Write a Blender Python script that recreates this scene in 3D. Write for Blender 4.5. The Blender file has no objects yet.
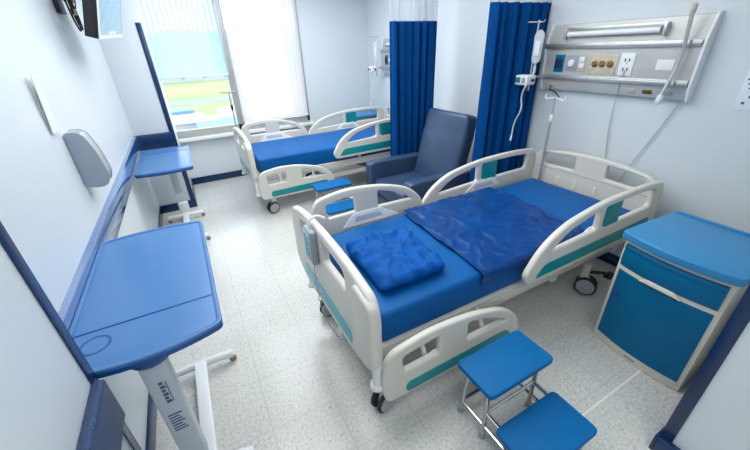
import bpy, bmesh, math, random
from mathutils import Vector, Matrix, noise
random.seed(7)
PI = math.pi
C = bpy.context.scene.collection
sc = bpy.context.scene

# ---------------------------------------------------------------- materials
def lin(c):
    return tuple(((v/255)/12.92 if v/255 <= .04045 else ((v/255+.055)/1.055)**2.4) for v in c)
def mat(name, rgb, rough=.5, metal=0, var=.06, vscale=8, bump=0, bscale=60, coat=0, spec=.5):
    m = bpy.data.materials.new(name); m.use_nodes = True
    nt = m.node_tree; b = nt.nodes['Principled BSDF']; L = nt.links
    b.inputs['Roughness'].default_value = rough; b.inputs['Metallic'].default_value = metal
    b.inputs['Coat Weight'].default_value = coat; b.inputs['Coat Roughness'].default_value = .12
    b.inputs['Specular IOR Level'].default_value = spec
    tc = nt.nodes.new('ShaderNodeTexCoord'); n = nt.nodes.new('ShaderNodeTexNoise')
    n.inputs['Scale'].default_value = vscale; n.inputs['Detail'].default_value = 4
    L.new(tc.outputs['Object'], n.inputs['Vector'])
    cr = nt.nodes.new('ShaderNodeValToRGB'); c = lin(rgb)
    cr.color_ramp.elements[0].position = .3; cr.color_ramp.elements[1].position = .7
    cr.color_ramp.elements[0].color = tuple(v*(1-var) for v in c)+(1,)
    cr.color_ramp.elements[1].color = tuple(min(1, v*(1+var)) for v in c)+(1,)
    L.new(n.outputs['Fac'], cr.inputs['Fac']); L.new(cr.outputs['Color'], b.inputs['Base Color'])
    if bump:
        n2 = nt.nodes.new('ShaderNodeTexNoise'); n2.inputs['Scale'].default_value = bscale; n2.inputs['Detail'].default_value = 5
        L.new(tc.outputs['Object'], n2.inputs['Vector'])
        bp = nt.nodes.new('ShaderNodeBump'); bp.inputs['Strength'].default_value = bump; bp.inputs['Distance'].default_value = .01
        L.new(n2.outputs['Fac'], bp.inputs['Height']); L.new(bp.outputs['Normal'], b.inputs['Normal'])
    return m
M = {}
M['wall'] = mat('wall_paint', (214, 221, 226), .38, var=.015, vscale=2, bump=.04, bscale=120)
M['ceiling'] = mat('ceiling_paint', (232, 234, 236), .8, var=.01)
M['navy'] = mat('navy_guard_plastic', (12, 46, 88), .2, var=.08, bump=.08, bscale=250)
M['bumper'] = mat('glossy_blue_bumper', (26, 84, 150), .12, var=.05, coat=1, spec=1)
M['bumper'].node_tree.nodes['Principled BSDF'].inputs['IOR'].default_value = 1.9
M['navytex'] = mat('navy_pebbled_plastic', (24, 55, 98), .35, var=.5, vscale=160, bump=.5, bscale=260)
M['cream'] = mat('cream_bed_plastic', (212, 208, 199), .36, var=.015, vscale=3)
M['creamframe'] = mat('cream_enamelled_steel', (214, 211, 202), .35, var=.03, vscale=6)
M['teal'] = mat('teal_plastic', (0, 134, 140), .35, var=.08, vscale=30)
M['tealpale'] = mat('pale_teal_strip', (70, 178, 192), .35, var=.05, vscale=30)
M['vinyl'] = mat('blue_mattress_vinyl', (0, 86, 154), .5, var=.06, vscale=3, bump=.12, bscale=14, spec=.18)
M['sheet'] = mat('dark_blue_plastic_sheet', (0, 60, 124), .34, var=.2, vscale=7, bump=.35, bscale=20, spec=.22)
M['blanket'] = mat('royal_blue_cloth', (0, 80, 156), .6, var=.12, vscale=6, bump=.25, bscale=30, spec=.12)
M['tabletop'] = mat('table_blue_plastic', (66, 116, 172), .32, var=.03, vscale=4)
M['tablerim'] = mat('table_navy_edge', (18, 72, 142), .3, var=.05)
M['white'] = mat('white_enamel', (232, 234, 236), .3, var=.015)
M['colgrey'] = mat('grey_column_enamel', (186, 193, 202), .4, var=.03)
M['chrome'] = mat('chrome_steel', (190, 190, 190), .16, 1, var=.05)
M['steel'] = mat('brushed_aluminium', (196, 197, 196), .34, .75, var=.06, vscale=20)
M['panelface'] = mat('pale_grey_panel_enamel', (190, 192, 190), .4, .25, var=.06, vscale=6)
M['stepblue'] = mat('bright_blue_step_vinyl', (0, 98, 158), .5, var=.05, vscale=12, bump=.12, bscale=200, spec=.2)
M['cabtop'] = mat('cabinet_top_blue', (48, 132, 184), .36, var=.02)
M['cabblue'] = mat('cabinet_front_blue', (0, 100, 146), .4, var=.04, vscale=5, spec=.2)
M['cabcream'] = mat('cabinet_cream_plastic', (222, 217, 202), .45, var=.02)
M['dark'] = mat('black_plastic', (22, 24, 28), .4, var=.2)
M['rubber'] = mat('dark_rubber', (40, 44, 50), .7, var=.15)
M['greydisc'] = mat('grey_caster_cover', (168, 172, 176), .4, var=.03)
M['leather'] = mat('slate_blue_leatherette', (48, 68, 98), .34, var=.08, vscale=5, bump=.12, bscale=150)
M['curtain'] = mat('royal_blue_curtain_cloth', (0, 66, 128), .75, var=.08, vscale=20, bump=.15, bscale=200, spec=.08)
M['alu'] = mat('window_aluminium', (178, 178, 174), .4, .3, var=.04)
M['sill'] = mat('sill_stone', (236, 236, 232), .3, var=.02)
M['paper'] = mat('paper', (226, 232, 242), .7, var=.02)
M['ink'] = mat('printed_ink', (70, 90, 130), .7, var=.1)
M['outlet'] = mat('outlet_plate_white', (232, 234, 236), .4, var=.02)
M['beige'] = mat('beige_socket_plate', (196, 186, 166), .45, var=.2, vscale=60)
M['brass'] = mat('brass_fitting', (150, 120, 60), .35, .8, var=.1)
M['cable'] = mat('grey_cable_rubber', (170, 176, 182), .5, var=.03)
M['grille'] = mat('remote_grey_plastic', (150, 158, 166), .4, var=.05)
M['disp'] = mat('grey_dispenser_plastic', (150, 158, 172), .35, var=.03)
M['grommet'] = mat('tan_caster_rubber', (150, 120, 84), .6, var=.15)
M['field'] = mat('field_grass', (142, 158, 96), .9, var=.2, vscale=.05)
M['tree'] = mat('tree_leaves', (112, 134, 112), .9, var=.3, vscale=.5)
M['trunk'] = mat('tree_bark', (110, 92, 74), .9, var=.2)
M['bwall'] = mat('white_render', (178, 178, 178), .8, var=.03, vscale=1)
M['bglass'] = mat('building_window_glass', (120, 140, 170), .2, var=.1)
M['roofw'] = mat('pale_metal_roof', (176, 184, 196), .6, var=.04, vscale=1)
M['roofo'] = mat('orange_roof_tile', (214, 120, 60), .8, var=.08, vscale=1)
M['roofb'] = mat('blue_metal_roof', (110, 150, 205), .6, var=.05, vscale=1)
M['road'] = mat('road_asphalt', (130, 136, 150), .9, var=.05, vscale=.2)
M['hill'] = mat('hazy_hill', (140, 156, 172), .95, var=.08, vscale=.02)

def floor_mat():
    m = bpy.data.materials.new('terrazzo_floor_tiles'); m.use_nodes = True
    nt = m.node_tree; L = nt.links; b = nt.nodes['Principled BSDF']
    tc = nt.nodes.new('ShaderNodeTexCoord')
    def N(t, **k):
        n = nt.nodes.new(t)
        for a, v in k.items(): n.inputs[a].default_value = v
        return n
    def ramp(src, stops):
        r = N('ShaderNodeValToRGB')
        while len(r.color_ramp.elements) < len(stops): r.color_ramp.elements.new(.5)
        for e, (p, c) in zip(r.color_ramp.elements, stops): e.position = p; e.color = c
        L.new(src, r.inputs['Fac']); return r
    def mix(f, a, c, mode='MIX'):
        x = nt.nodes.new('ShaderNodeMix'); x.data_type = 'RGBA'; x.blend_type = mode
        if isinstance(f, float): x.inputs[0].default_value = f
        else: L.new(f, x.inputs[0])
        for i, s in ((6, a), (7, c)):
            if isinstance(s, tuple): x.inputs[i].default_value = s
            else: L.new(s, x.inputs[i])
        return x.outputs[2]
    n1 = N('ShaderNodeTexNoise', Scale=70.0, Detail=3.0); L.new(tc.outputs['Object'], n1.inputs['Vector'])
    n2 = N('ShaderNodeTexNoise', Scale=2.2, Detail=2.0); L.new(tc.outputs['Object'], n2.inputs['Vector'])
    v = N('ShaderNodeTexVoronoi', Scale=130.0); L.new(tc.outputs['Object'], v.inputs['Vector'])
    g = lambda *c: lin(c)+(1,)
    base = ramp(n1.outputs['Fac'], [(.32, g(196, 196, 192)), (.55, g(216, 215, 210)), (.75, g(226, 225, 220))]).outputs['Color']
    sp = ramp(v.outputs['Color'], [(.10, (1, 1, 1, 1)), (.16, (0, 0, 0, 1))]).outputs['Color']
    c1 = mix(sp, base, g(178, 176, 172))
    big = ramp(n2.outputs['Fac'], [(.3, (.93, .93, .93, 1)), (.7, (1, 1, 1, 1))]).outputs['Color']
    c2 = mix(1.0, c1, big, 'MULTIPLY')
    # tile joints
    mp = N('ShaderNodeMapping'); L.new(tc.outputs['Object'], mp.inputs['Vector'])
    mp.inputs['Location'].default_value = (.01, -1.565+.345*10, 0)
    br = N('ShaderNodeTexBrick'); br.offset = 0; br.squash = 1
    br.inputs['Scale'].default_value = 1; br.inputs['Mortar Size'].default_value = .0022
    br.inputs['Mortar Smooth'].default_value = .3
    br.inputs['Brick Width'].default_value = .345; br.inputs['Row Height'].default_value = .345
    L.new(mp.outputs['Vector'], br.inputs['Vector'])
    c3 = mix(br.outputs['Fac'], c2, g(186, 184, 178))
    L.new(c3, b.inputs['Base Color'])
    r = N('ShaderNodeMapRange'); L.new(n1.outputs['Fac'], r.inputs['Value'])
    r.inputs['To Min'].default_value = .16; r.inputs['To Max'].default_value = .28
    L.new(r.outputs['Result'], b.inputs['Roughness'])
    b.inputs['Specular IOR Level'].default_value = .6
    return m
M['floor'] = floor_mat()

def stripe_mat(name, rgb, open_a, open_b, period, gap=.5):
    """Vertical-stripe sheer fabric: bands of two different opennesses."""
    m = bpy.data.materials.new(name); m.use_nodes = True
    nt = m.node_tree; L = nt.links; nt.nodes.remove(nt.nodes['Principled BSDF'])
    out = nt.nodes['Material Output']
    tc = nt.nodes.new('ShaderNodeTexCoord'); sx = nt.nodes.new('ShaderNodeSeparateXYZ'); L.new(tc.outputs['Object'], sx.inputs[0])
    a = nt.nodes.new('ShaderNodeMath'); a.operation = 'MULTIPLY'; a.inputs[1].default_value = 2*PI/period; L.new(sx.outputs['X'], a.inputs[0])
    s = nt.nodes.new('ShaderNodeMath'); s.operation = 'SINE'; L.new(a.outputs[0], s.inputs[0])
    mr = nt.nodes.new('ShaderNodeMapRange'); mr.inputs['From Min'].default_value = -gap; mr.inputs['From Max'].default_value = gap
    mr.inputs['To Min'].default_value = open_a; mr.inputs['To Max'].default_value = open_b; L.new(s.outputs[0], mr.inputs['Value'])
    tr = nt.nodes.new('ShaderNodeBsdfTransparent'); tl = nt.nodes.new('ShaderNodeBsdfTranslucent'); df = nt.nodes.new('ShaderNodeBsdfDiffuse')
    tl.inputs['Color'].default_value = lin(rgb)+(1,); df.inputs['Color'].default_value = lin(rgb)+(1,)
    m1 = nt.nodes.new('ShaderNodeMixShader'); m1.inputs[0].default_value = .35; L.new(tl.outputs[0], m1.inputs[1]); L.new(df.outputs[0], m1.inputs[2])
    m2 = nt.nodes.new('ShaderNodeMixShader'); L.new(mr.outputs[0], m2.inputs[0]); L.new(m1.outputs[0], m2.inputs[1]); L.new(tr.outputs[0], m2.inputs[2])
    L.new(m2.outputs[0], out.inputs['Surface']); return m
M['sheerL'] = stripe_mat('striped_sheer_blue_white', (186, 212, 230), .03, .26, .062)
M['sheerR'] = stripe_mat('striped_sheer_white', (214, 207, 206), .02, .10, .062)
M['net'] = stripe_mat('curtain_mesh_net', (205, 210, 218), .35, .45, .004)

def glass_mat():
    m = bpy.data.materials.new('clear_window_glass'); m.use_nodes = True
    nt = m.node_tree; L = nt.links; nt.nodes.remove(nt.nodes['Principled BSDF'])
    tr = nt.nodes.new('ShaderNodeBsdfTransparent'); tr.inputs['Color'].default_value = (.96, .98, 1, 1)
    gl = nt.nodes.new('ShaderNodeBsdfGlossy'); gl.inputs['Roughness'].default_value = .02
    lw = nt.nodes.new('ShaderNodeLayerWeight'); lw.inputs['Blend'].default_value = .1
    mx = nt.nodes.new('ShaderNodeMixShader'); L.new(lw.outputs['Fresnel'], mx.inputs[0]); L.new(tr.outputs[0], mx.inputs[1]); L.new(gl.outputs[0], mx.inputs[2])
    L.new(mx.outputs[0], nt.nodes['Material Output'].inputs['Surface']); return m
M['glass'] = glass_mat()
def clear_plastic():
    m = bpy.data.materials.new('clear_plastic_film'); m.use_nodes = True
    nt = m.node_tree; L = nt.links; b = nt.nodes['Principled BSDF']
    b.inputs['Base Color'].default_value = (.85, .9, .95, 1); b.inputs['Roughness'].default_value = .15
    tr = nt.nodes.new('ShaderNodeBsdfTransparent'); mx = nt.nodes.new('ShaderNodeMixShader')
    n = nt.nodes.new('ShaderNodeTexNoise'); n.inputs['Scale'].default_value = 30
    mr = nt.nodes.new('ShaderNodeMapRange'); mr.inputs['To Min'].default_value = .3; mr.inputs['To Max'].default_value = .7
    L.new(n.outputs['Fac'], mr.inputs['Value']); L.new(mr.outputs[0], mx.inputs[0])
    L.new(tr.outputs[0], mx.inputs[1]); L.new(b.outputs[0], mx.inputs[2])
    L.new(mx.outputs[0], nt.nodes['Material Output'].inputs['Surface']); return m
M['clear'] = clear_plastic()
M['screen'] = mat('glossy_tv_screen', (14, 18, 26), .05, var=.02, coat=1, spec=1.0)

# ---------------------------------------------------------------- mesh helpers
class MB:
    def __init__(s): s.bm = bmesh.new()
    def _merge(s, me):
        s.bm.from_mesh(me); bpy.data.meshes.remove(me)
    def box(s, x0, x1, y0, y1, z0, z1, bev=0, seg=2, mx=None):
        t = bmesh.new(); r = bmesh.ops.create_cube(t, size=1)
        for v in t.verts:
            v.co = Vector(((x0+x1)/2+v.co.x*(x1-x0), (y0+y1)/2+v.co.y*(y1-y0), (z0+z1)/2+v.co.z*(z1-z0)))
        if bev: bmesh.ops.bevel(t, geom=t.edges[:], offset=bev, segments=seg, profile=.5, affect='EDGES', clamp_overlap=True)
        if mx is not None: bmesh.ops.transform(t, matrix=mx, verts=t.verts[:])
        me = bpy.data.meshes.new('t'); t.to_mesh(me); t.free(); s._merge(me); return s
    def tube(s, pts, r, n=10, caps=True, smooth=0):
        pts = [Vector(p) for p in pts]
        if smooth:
            for _ in range(smooth):
                q = [pts[0]]
                for a, b in zip(pts, pts[1:]): q += [a.lerp(b, .25), a.lerp(b, .75)]
                pts = q+[pts[-1]]
        rs = r if isinstance(r, (list, tuple)) else [r]*len(pts)
        if len(rs) != len(pts): rs = [rs[0]+(rs[-1]-rs[0])*i/(len(pts)-1) for i in range(len(pts))]
        rings = []; up = None
        for i, p in enumerate(pts):
            d = (pts[min(i+1, len(pts)-1)]-pts[max(i-1, 0)]).normalized()
            if up is None:
                up = Vector((0, 0, 1)) if abs(d.z) < .9 else Vector((1, 0, 0))
            a = d.cross(up).normalized(); up = a.cross(d).normalized()
            rings.append([s.bm.verts.new(p+(a*math.cos(2*PI*k/n)+up*math.sin(2*PI*k/n))*rs[i]) for k in range(n)])
        for A, B in zip(rings, rings[1:]):
            for k in range(n): s.bm.faces.new((A[k], A[(k+1) % n], B[(k+1) % n], B[k]))
        if caps:
            s.bm.faces.new(rings[0][::-1]); s.bm.faces.new(rings[-1])
        return s
    def lathe(s, c, ax, prof, n=24):
        """prof: list of (radius, distance along axis); ax 'x','y','z'"""
        c = Vector(c); A = {'x': Vector((1, 0, 0)), 'y': Vector((0, 1, 0)), 'z': Vector((0, 0, 1))}[ax] if isinstance(ax, str) else Vector(ax).normalized()
        U = A.orthogonal().normalized(); W = A.cross(U)
        rings = []
        for r, h in prof:
            if r < 1e-6: rings.append([s.bm.verts.new(c+A*h)])
            else: rings.append([s.bm.verts.new(c+A*h+(U*math.cos(2*PI*k/n)+W*math.sin(2*PI*k/n))*r) for k in range(n)])
        for a, b in zip(rings, rings[1:]):
            for k in range(n):
                f = [a[k % len(a)], a[(k+1) % len(a)], b[(k+1) % len(b)], b[k % len(b)]]
                u = []
                for v in f:
                    if v not in u: u.append(v)
                if len(u) > 2: s.bm.faces.new(u)
        for rg, fl in ((rings[0], True), (rings[-1], False)):
            if len(rg) > 2: s.bm.faces.new(rg[::-1] if fl else rg)
        return s
    def plate(s, loops, plane, a, b, bev=.006, seg=3):
        """loops: outline then holes, 2D; plane 'xz' (thickness along y from a to b), 'yz' (along x), 'xy' (along z)."""
        cu = bpy.data.curves.new('c', 'CURVE'); cu.dimensions = '2D'; cu.fill_mode = 'BOTH'
        t = abs(b-a)/2; bev = min(bev, t*.98)
        cu.extrude = t-bev; cu.bevel_depth = bev; cu.bevel_resolution = seg; cu.offset = -bev
        for lp in loops:
            sp = cu.splines.new('POLY'); sp.points.add(len(lp)-1); sp.use_cyclic_u = True
            for p, q in zip(sp.points, lp): p.co = (q[0], q[1], 0, 1)
        o = bpy.data.objects.new('c', cu); C.objects.link(o)
        me = bpy.data.meshes.new_from_object(o.evaluated_get(bpy.context.evaluated_depsgraph_get()))
        bpy.data.objects.remove(o); bpy.data.curves.remove(cu)
        m = (a+b)/2
        for v in me.vertices:
            x, y, z = v.co
            v.co = {'xz': (x, m+z, y), 'yz': (m+z, x, y), 'xy': (x, y, m+z)}[plane]
        s._merge(me); return s
    def grid(s, nu, nv, f, thick=0):
        V = [[s.bm.verts.new(f(i/nu, j/nv)) for j in range(nv+1)] for i in range(nu+1)]
        for i in range(nu):
            for j in range(nv): s.bm.faces.new((V[i][j], V[i+1][j], V[i+1][j+1], V[i][j+1]))
        if thick:
            g = s.bm.faces[:]; bmesh.ops.recalc_face_normals(s.bm, faces=g)
            bmesh.ops.solidify(s.bm, geom=g, thickness=thick)
        return s
    def quad_strip_prism(s, poly, axis, a, b):
        """extrude a 3D-ish polygon (2D points) along an axis: 'y' -> points are (x,z)"""
        def P(p, t): return {'y': (p[0], t, p[1]), 'x': (t, p[0], p[1]), 'z': (p[0], p[1], t)}[axis]
        A = [s.bm.verts.new(P(p, a)) for p in poly]; B = [s.bm.verts.new(P(p, b)) for p in poly]
        n = len(poly)
        for i in range(n): s.bm.faces.new((A[i], A[(i+1) % n], B[(i+1) % n], B[i]))
        s.bm.faces.new(A[::-1]); s.bm.faces.new(B); return s
    def build(s, name, m, parent=None, label=None, mx=None, angle=38):
        bm = s.bm
        if mx is not None: bmesh.ops.transform(bm, matrix=mx, verts=bm.verts[:])
        org = org_of(parent)
        if org.length: bmesh.ops.translate(bm, vec=-org, verts=bm.verts[:])
        bmesh.ops.remove_doubles(bm, verts=bm.verts[:], dist=1e-5)
        bmesh.ops.recalc_face_normals(bm, faces=bm.faces[:])
        me = bpy.data.meshes.new(name); bm.to_mesh(me); bm.free()
        me.shade_smooth(); me.set_sharp_from_angle(angle=math.radians(angle))
        o = bpy.data.objects.new(name, me); C.objects.link(o)
        me.materials.append(M[m] if isinstance(m, str) else m)
        if parent: o.parent = parent
        if label: o['label'] = label
        return o
def org_of(p):
    if p is None: return Vector()
    while p.parent: p = p.parent
    return p.location.copy()
def tag(o, label, cat, group=None):
    o['label'] = label; o['category'] = cat
    if group: o['group'] = group
    return o
def thing(name, loc, label, cat, group=None):
    o = bpy.data.objects.new(name, None); C.objects.link(o); o.location = loc; o.empty_display_size = .1
    return tag(o, label, cat, group)
def struct(o): o['kind'] = 'structure'; return o
def copy_tree(o, parent=None):
    c = o.copy(); C.objects.link(c); c.parent = parent
    for ch in list(o.children): copy_tree(ch, c)
    return c
def rnd(poly, r, n=6):
    """round the corners of a polygon; r a number or a list per corner"""
    out = []; N = len(poly)
    for i, p in enumerate(poly):
        p = Vector(p); a = Vector(poly[i-1]); b = Vector(poly[(i+1) % N]); rr = r[i] if isinstance(r, (list, tuple)) else r
        if rr <= 0: out.append(tuple(p)); continue
        d1 = (a-p); d2 = (b-p); l = min(rr, d1.length*.48, d2.length*.48)
        s, e = p+d1.normalized()*l, p+d2.normalized()*l
        for k in range(n+1):
            t = k/n; q = s*(1-t)**2+p*2*t*(1-t)+e*t*t; out.append(tuple(q))
    return out

# ---------------------------------------------------------------- room constants (metres; floor z=0)
XL, XR, YW, ZC = -.565, 2.94, 5.6, 2.7          # left wall, right wall, window wall, ceiling
XC, YC = -.428, 1.0                               # entrance passage wall (left) and where it ends
XE, YE = 1.58, .21                               # entrance passage wall (right) and where it ends
YB = -2.2

struct(MB().box(XL-.2, XR+.2, YB-.2, YW+.2, -.1, 0).build('floor', 'floor'))
struct(MB().box(XL-.2, XR+.2, YB-.2, YW+.2, ZC, ZC+.1).build('ceiling', 'ceiling'))
struct(MB().box(XL-.15, XL, YC, YW, 0, ZC).build('wall_left', 'wall'))
struct(MB().box(XL-.15, XC, YB, YC, 0, ZC, .004).build('wall_entry_left', 'wall'))
struct(MB().box(XR, XR+.15, YE, YW, 0, ZC).build('wall_right', 'wall'))
struct(MB().box(XE, XR+.15, YB, YE, 0, ZC).build('wall_entry_right', 'wall'))
struct(MB().box(XL-.15, XR+.15, YB-.15, YB, 0, ZC).build('wall_entry', 'wall'))
w = MB(); w.box(XL-.15, XR+.15, YW, YW+.18, 0, .70); w.box(1.80, XR+.15, YW, YW+.18, .70, ZC); w.box(XL-.15, 1.80, YW, YW+.18, 2.62, ZC)
struct(w.build('wall_window', 'wall'))
XP, YP = -.165, 4.67
struct(MB().box(XL-.1, XP, YP, YW+.18, 0, ZC, .003).build('wall_pier', 'wall'))
# windows: aluminium frame, pane
for n, (x0, x1) in enumerate(((XP-.3, .72), (.72, 1.80)), 1):
    f = MB()
    f.box(x0, x0+.045, YW-.01, YW+.07, .72, 2.62, .004); f.box(x1-.045, x1, YW-.01, YW+.07, .72, 2.62, .004)
    f.box(x0, x1, YW-.01, YW+.07, .70, .80, .004); f.box(x0, x1, YW-.01, YW+.07, 2.56, 2.62, .004)
    wo = struct(f.build('window_%d' % n, 'alu'))
    p = MB().box(x0+.04, x1-.04, YW+.025, YW+.031, .78, 2.58).build('pane', 'glass', wo)
struct(MB().box(XP, 1.84, YW-.10, YW+.02, .655, .70, .006).build('trim_1', 'sill'))
# skirtings
BH = .10
bb = lambda *a: MB().box(*a, .003)
struct(bb(XP, XR, YW-.014, YW, 0, BH).build('baseboard_window', 'navy'))
b_ = MB(); b_.box(XL, XP+.014, YP-.014, YP, 0, BH, .003); b_.box(XP, XP+.014, YP, YW, 0, BH, .003)
struct(b_.build('baseboard_pier', 'navy'))
struct(bb(XL, XL+.014, YC, YP, 0, BH).build('baseboard_left', 'navy'))
struct(bb(XC, XC+.014, YB, YC, 0, BH).build('baseboard_entry_left', 'navy'))
struct(bb(XR-.014, XR, YE, YW, 0, BH).build('baseboard_right', 'navy'))
b_ = MB(); b_.box(XE-.03, XE, YB, YE, 0, BH, .004); b_.box(XE-.03, XR, YE, YE+.014, 0, BH, .003)
struct(b_.build('baseboard_entry_right', 'navy'))
# corner guards
def guard(name, x, y, sx, sy, z0, z1, wd, t=.005):
    g = MB(); g.box(min(x, x+sx*wd), max(x, x+sx*wd), min(y, y-sy*t), max(y, y-sy*t), z0, z1, .0015)
    g.box(min(x, x-sx*t), max(x, x-sx*t), min(y-sy*t, y+sy*wd), max(y-sy*t, y+sy*wd), z0, z1, .0015)
    return struct(g.build(name, 'navy'))
guard('trim_2', XP, YP, -1, 1, BH, 2.06, .045)
guard('trim_3', XC, YC, -1, -1, BH, ZC, .034)
guard('trim_4', XE, YE, 1, -1, BH, ZC, .042)
# wall bumpers (handrail height)
def bumper_profile(x, s, z0=.79, z1=.965, d=.034):
    return [(x, z0), (x+s*d*.7, z0+.004), (x+s*d, z0+.022), (x+s*d, z1-.022), (x+s*d*.7, z1-.004), (x, z1)]
b_ = MB(); b_.quad_strip_prism(bumper_profile(XL, 1), 'y', YC, YP-.02); struct(b_.build('trim_5', 'bumper'))
b_ = MB(); b_.quad_strip_prism([(YP, .79), (YP-.03, .8), (YP-.034, .82), (YP-.034, .94), (YP-.03, .955), (YP, .965)], 'x', XL, XP-.015); struct(b_.build('trim_6', 'navy'))
b_ = MB(); b_.box(XC, XC+.034, YB, YC-.03, .765, .935, .010, 3); b_.quad_strip_prism([(XC+.003, YC-.006), (XC+.032, YC-.04), (XC+.003, YC-.04)], 'z', .775, .925)
struct(b_.build('trim_7', 'navytex'))
# pale joint strip let into the floor
struct(MB().box(1.0, XR, .470, .480, -.002, .0015).build('trim_8', 'sill'))

# ---------------------------------------------------------------- blinds
def blind(x0, x1, z0, z1, m, label):
    t = thing('window_blind', ((x0+x1)/2, YW-.05, z0), label, 'window blind', None)
    f = MB(); f.grid(1, 1, lambda u, v: (x0+(x1-x0)*u, YW-.05, z0+(z1-z0)*v)); f.build('fabric', m, t)
    MB().box(x0, x1, YW-.058, YW-.042, z0-.022, z0, .003).build('bottom_bar', 'white', t)
    MB().tube([(x0, YW-.05, z1), (x1, YW-.05, z1)], .022).build('roller', 'white', t)
    return t
blind(XP+.005, .685, 1.50, 2.59, 'sheerL', 'striped bluish sheer blind half lowered over the left window, view showing beneath it')
blind(.76, 1.765, .84, 2.59, 'sheerR', 'white striped blind fully lowered over the right window beside the mullion')

# ---------------------------------------------------------------- hospital bed
def caster(parent, x, y, r=.062, turn=0, z_top=.26, pair=True):
    mx = Matrix.Translation((x, y, 0)) @ Matrix.Rotation(turn, 4, 'Z')
    s = MB(); s.lathe((0, 0, 2*r+.005), 'z', [(.022, 0), (.026, .01), (.026, z_top-2*r-.005)], 14)
    s.quad_strip_prism([(-.05, r*.9), (-.04, r*1.7), (-.01, 2*r+.02), (.03, 2*r+.02), (.035, r*1.5), (.01, r)], 'y', -.012, .012)
    c = s.build('caster', 'creamframe', parent, mx=mx)
    for sy in (-1, 1):
        w = MB(); w.lathe((-.02, sy*.013, r), 'y', [(r*.86, 0), (r, sy*.005), (r, sy*.019), (r*.86, sy*.024)], 28)
        w.build('wheel', 'rubber', c, mx=mx)
        d = MB(); d.lathe((-.02, sy*.013, r), 'y', [(r*.82, sy*.0235), (r*.82, sy*.027), (r*.6, sy*.030), (0, sy*.031)], 28)
        d.build('wheel_cover', 'greydisc', c, mx=mx)
    return c

def rail_arch(x0, x1, zb, prof):  # outline: list of top points between the two bottom corners
    return [(x0, zb)]+prof+[(x1, zb)]
FOOT_OUT = rnd([(.59, .53), (.565, .70), (.60, .855), (.83, .895), (1.11, .875), (1.36, .80), (1.49, .68), (1.515, .53)], [.05, .06, .07, .1, .14, .14, .08, .05])
FOOT_H1 = rnd([(.69, .705), (.68, .81), (.90, .835), (.905, .71)], [.02, .03, .015, .015])
FOOT_H2 = rnd([(1.09, .705), (1.09, .828), (1.20, .80), (1.33, .74), (1.385, .70)], [.015, .015, .06, .05, .02])
FOOT_STRIP = rnd([(.70, .552), (.70, .622), (1.39, .632), (1.45, .56)], [.035, .035, .03, .02])
HEAD_OUT = rnd([(1.49, .49), (1.455, .56), (1.56, .72), (1.74, .825), (2.08, .885), (2.50, .893), (2.76, .875), (2.80, .76), (2.79, .50)], [.04, .06, .1, .14, .2, .1, .07, .08, .03])
HEAD_H1 = rnd([(1.64, .672), (1.77, .77), (2.06, .835), (2.065, .695)], [.03, .1, .02, .02])
HEAD_H2 = rnd([(2.115, .695), (2.11, .84), (2.50, .845), (2.67, .835), (2.665, .705)], [.02, .02, .05, .04, .03])
HEAD_STRIP = rnd([(1.54, .525), (1.60, .605), (2.70, .62), (2.71, .535)], [.02, .04, .02, .02])

def side_rail(parent, y, out, which, dz=0, dx=0):
    """which 'foot'/'head'; out = +1 if the outer face looks to +y"""
    O, H1, H2, S = (FOOT_OUT, FOOT_H1, FOOT_H2, FOOT_STRIP) if which == 'foot' else (HEAD_OUT, HEAD_H1, HEAD_H2, HEAD_STRIP)
    sh = lambda lp: [(x+dx, z+dz) for x, z in lp]
    r = MB(); r.plate([sh(O), sh(H1), sh(H2)], 'xz', y-.02, y+.02, .014, 4)
    ro = r.build('side_rail', 'cream', parent, angle=50)
    s = MB(); s.plate([sh(S)], 'xz', y+out*.0185, y+out*.0225, .0015, 1); s.build('coloured_strip', 'teal', ro)
    if which == 'head':
        q = rnd([(2.14, .69), (2.13, .85), (2.285, .85), (2.29, .69)], .008)
        p = MB(); p.plate([sh(q)], 'xz', y-.016, y+.016, .004, 2); p.build('grip_panel', 'teal', ro)
        k = rnd([(1.93, .615), (2.04, .70), (2.26, .70), (2.34, .615)], [.01, .03, .03, .01])
    else:
        k = rnd([(.79, .60), (.88, .70), (1.10, .70), (1.27, .60)], [.01, .03, .03, .01])
    cp = MB(); cp.plate([sh(k)], 'xz', y-out*.019, y-out*.028, .003, 2); co = cp.build('control_panel', 'white', ro)
    cx = 2.14 if which == 'head' else 1.0+dx
    bd = MB(); bd.plate([rnd([(cx-.12, .635+dz), (cx-.10, .675+dz), (cx+.09, .675+dz), (cx+.12, .635+dz)], .01)], 'xz', y-out*.028, y-out*.0295, .0005, 1); bd.build('marking', 'colgrey', ro)
    xs = (.85+dx, 1.25+dx) if which == 'foot' else (1.85, 2.35)
    for x in xs:
        ar = MB(); ar.tube([(x, y-out*.015, .54+dz), (x, y-out*.035, .50+dz*.5), (x, y-out*.09, .42)], .014, 8); ar.build('hinge_arm', 'creamframe', ro)
    return ro

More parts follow.
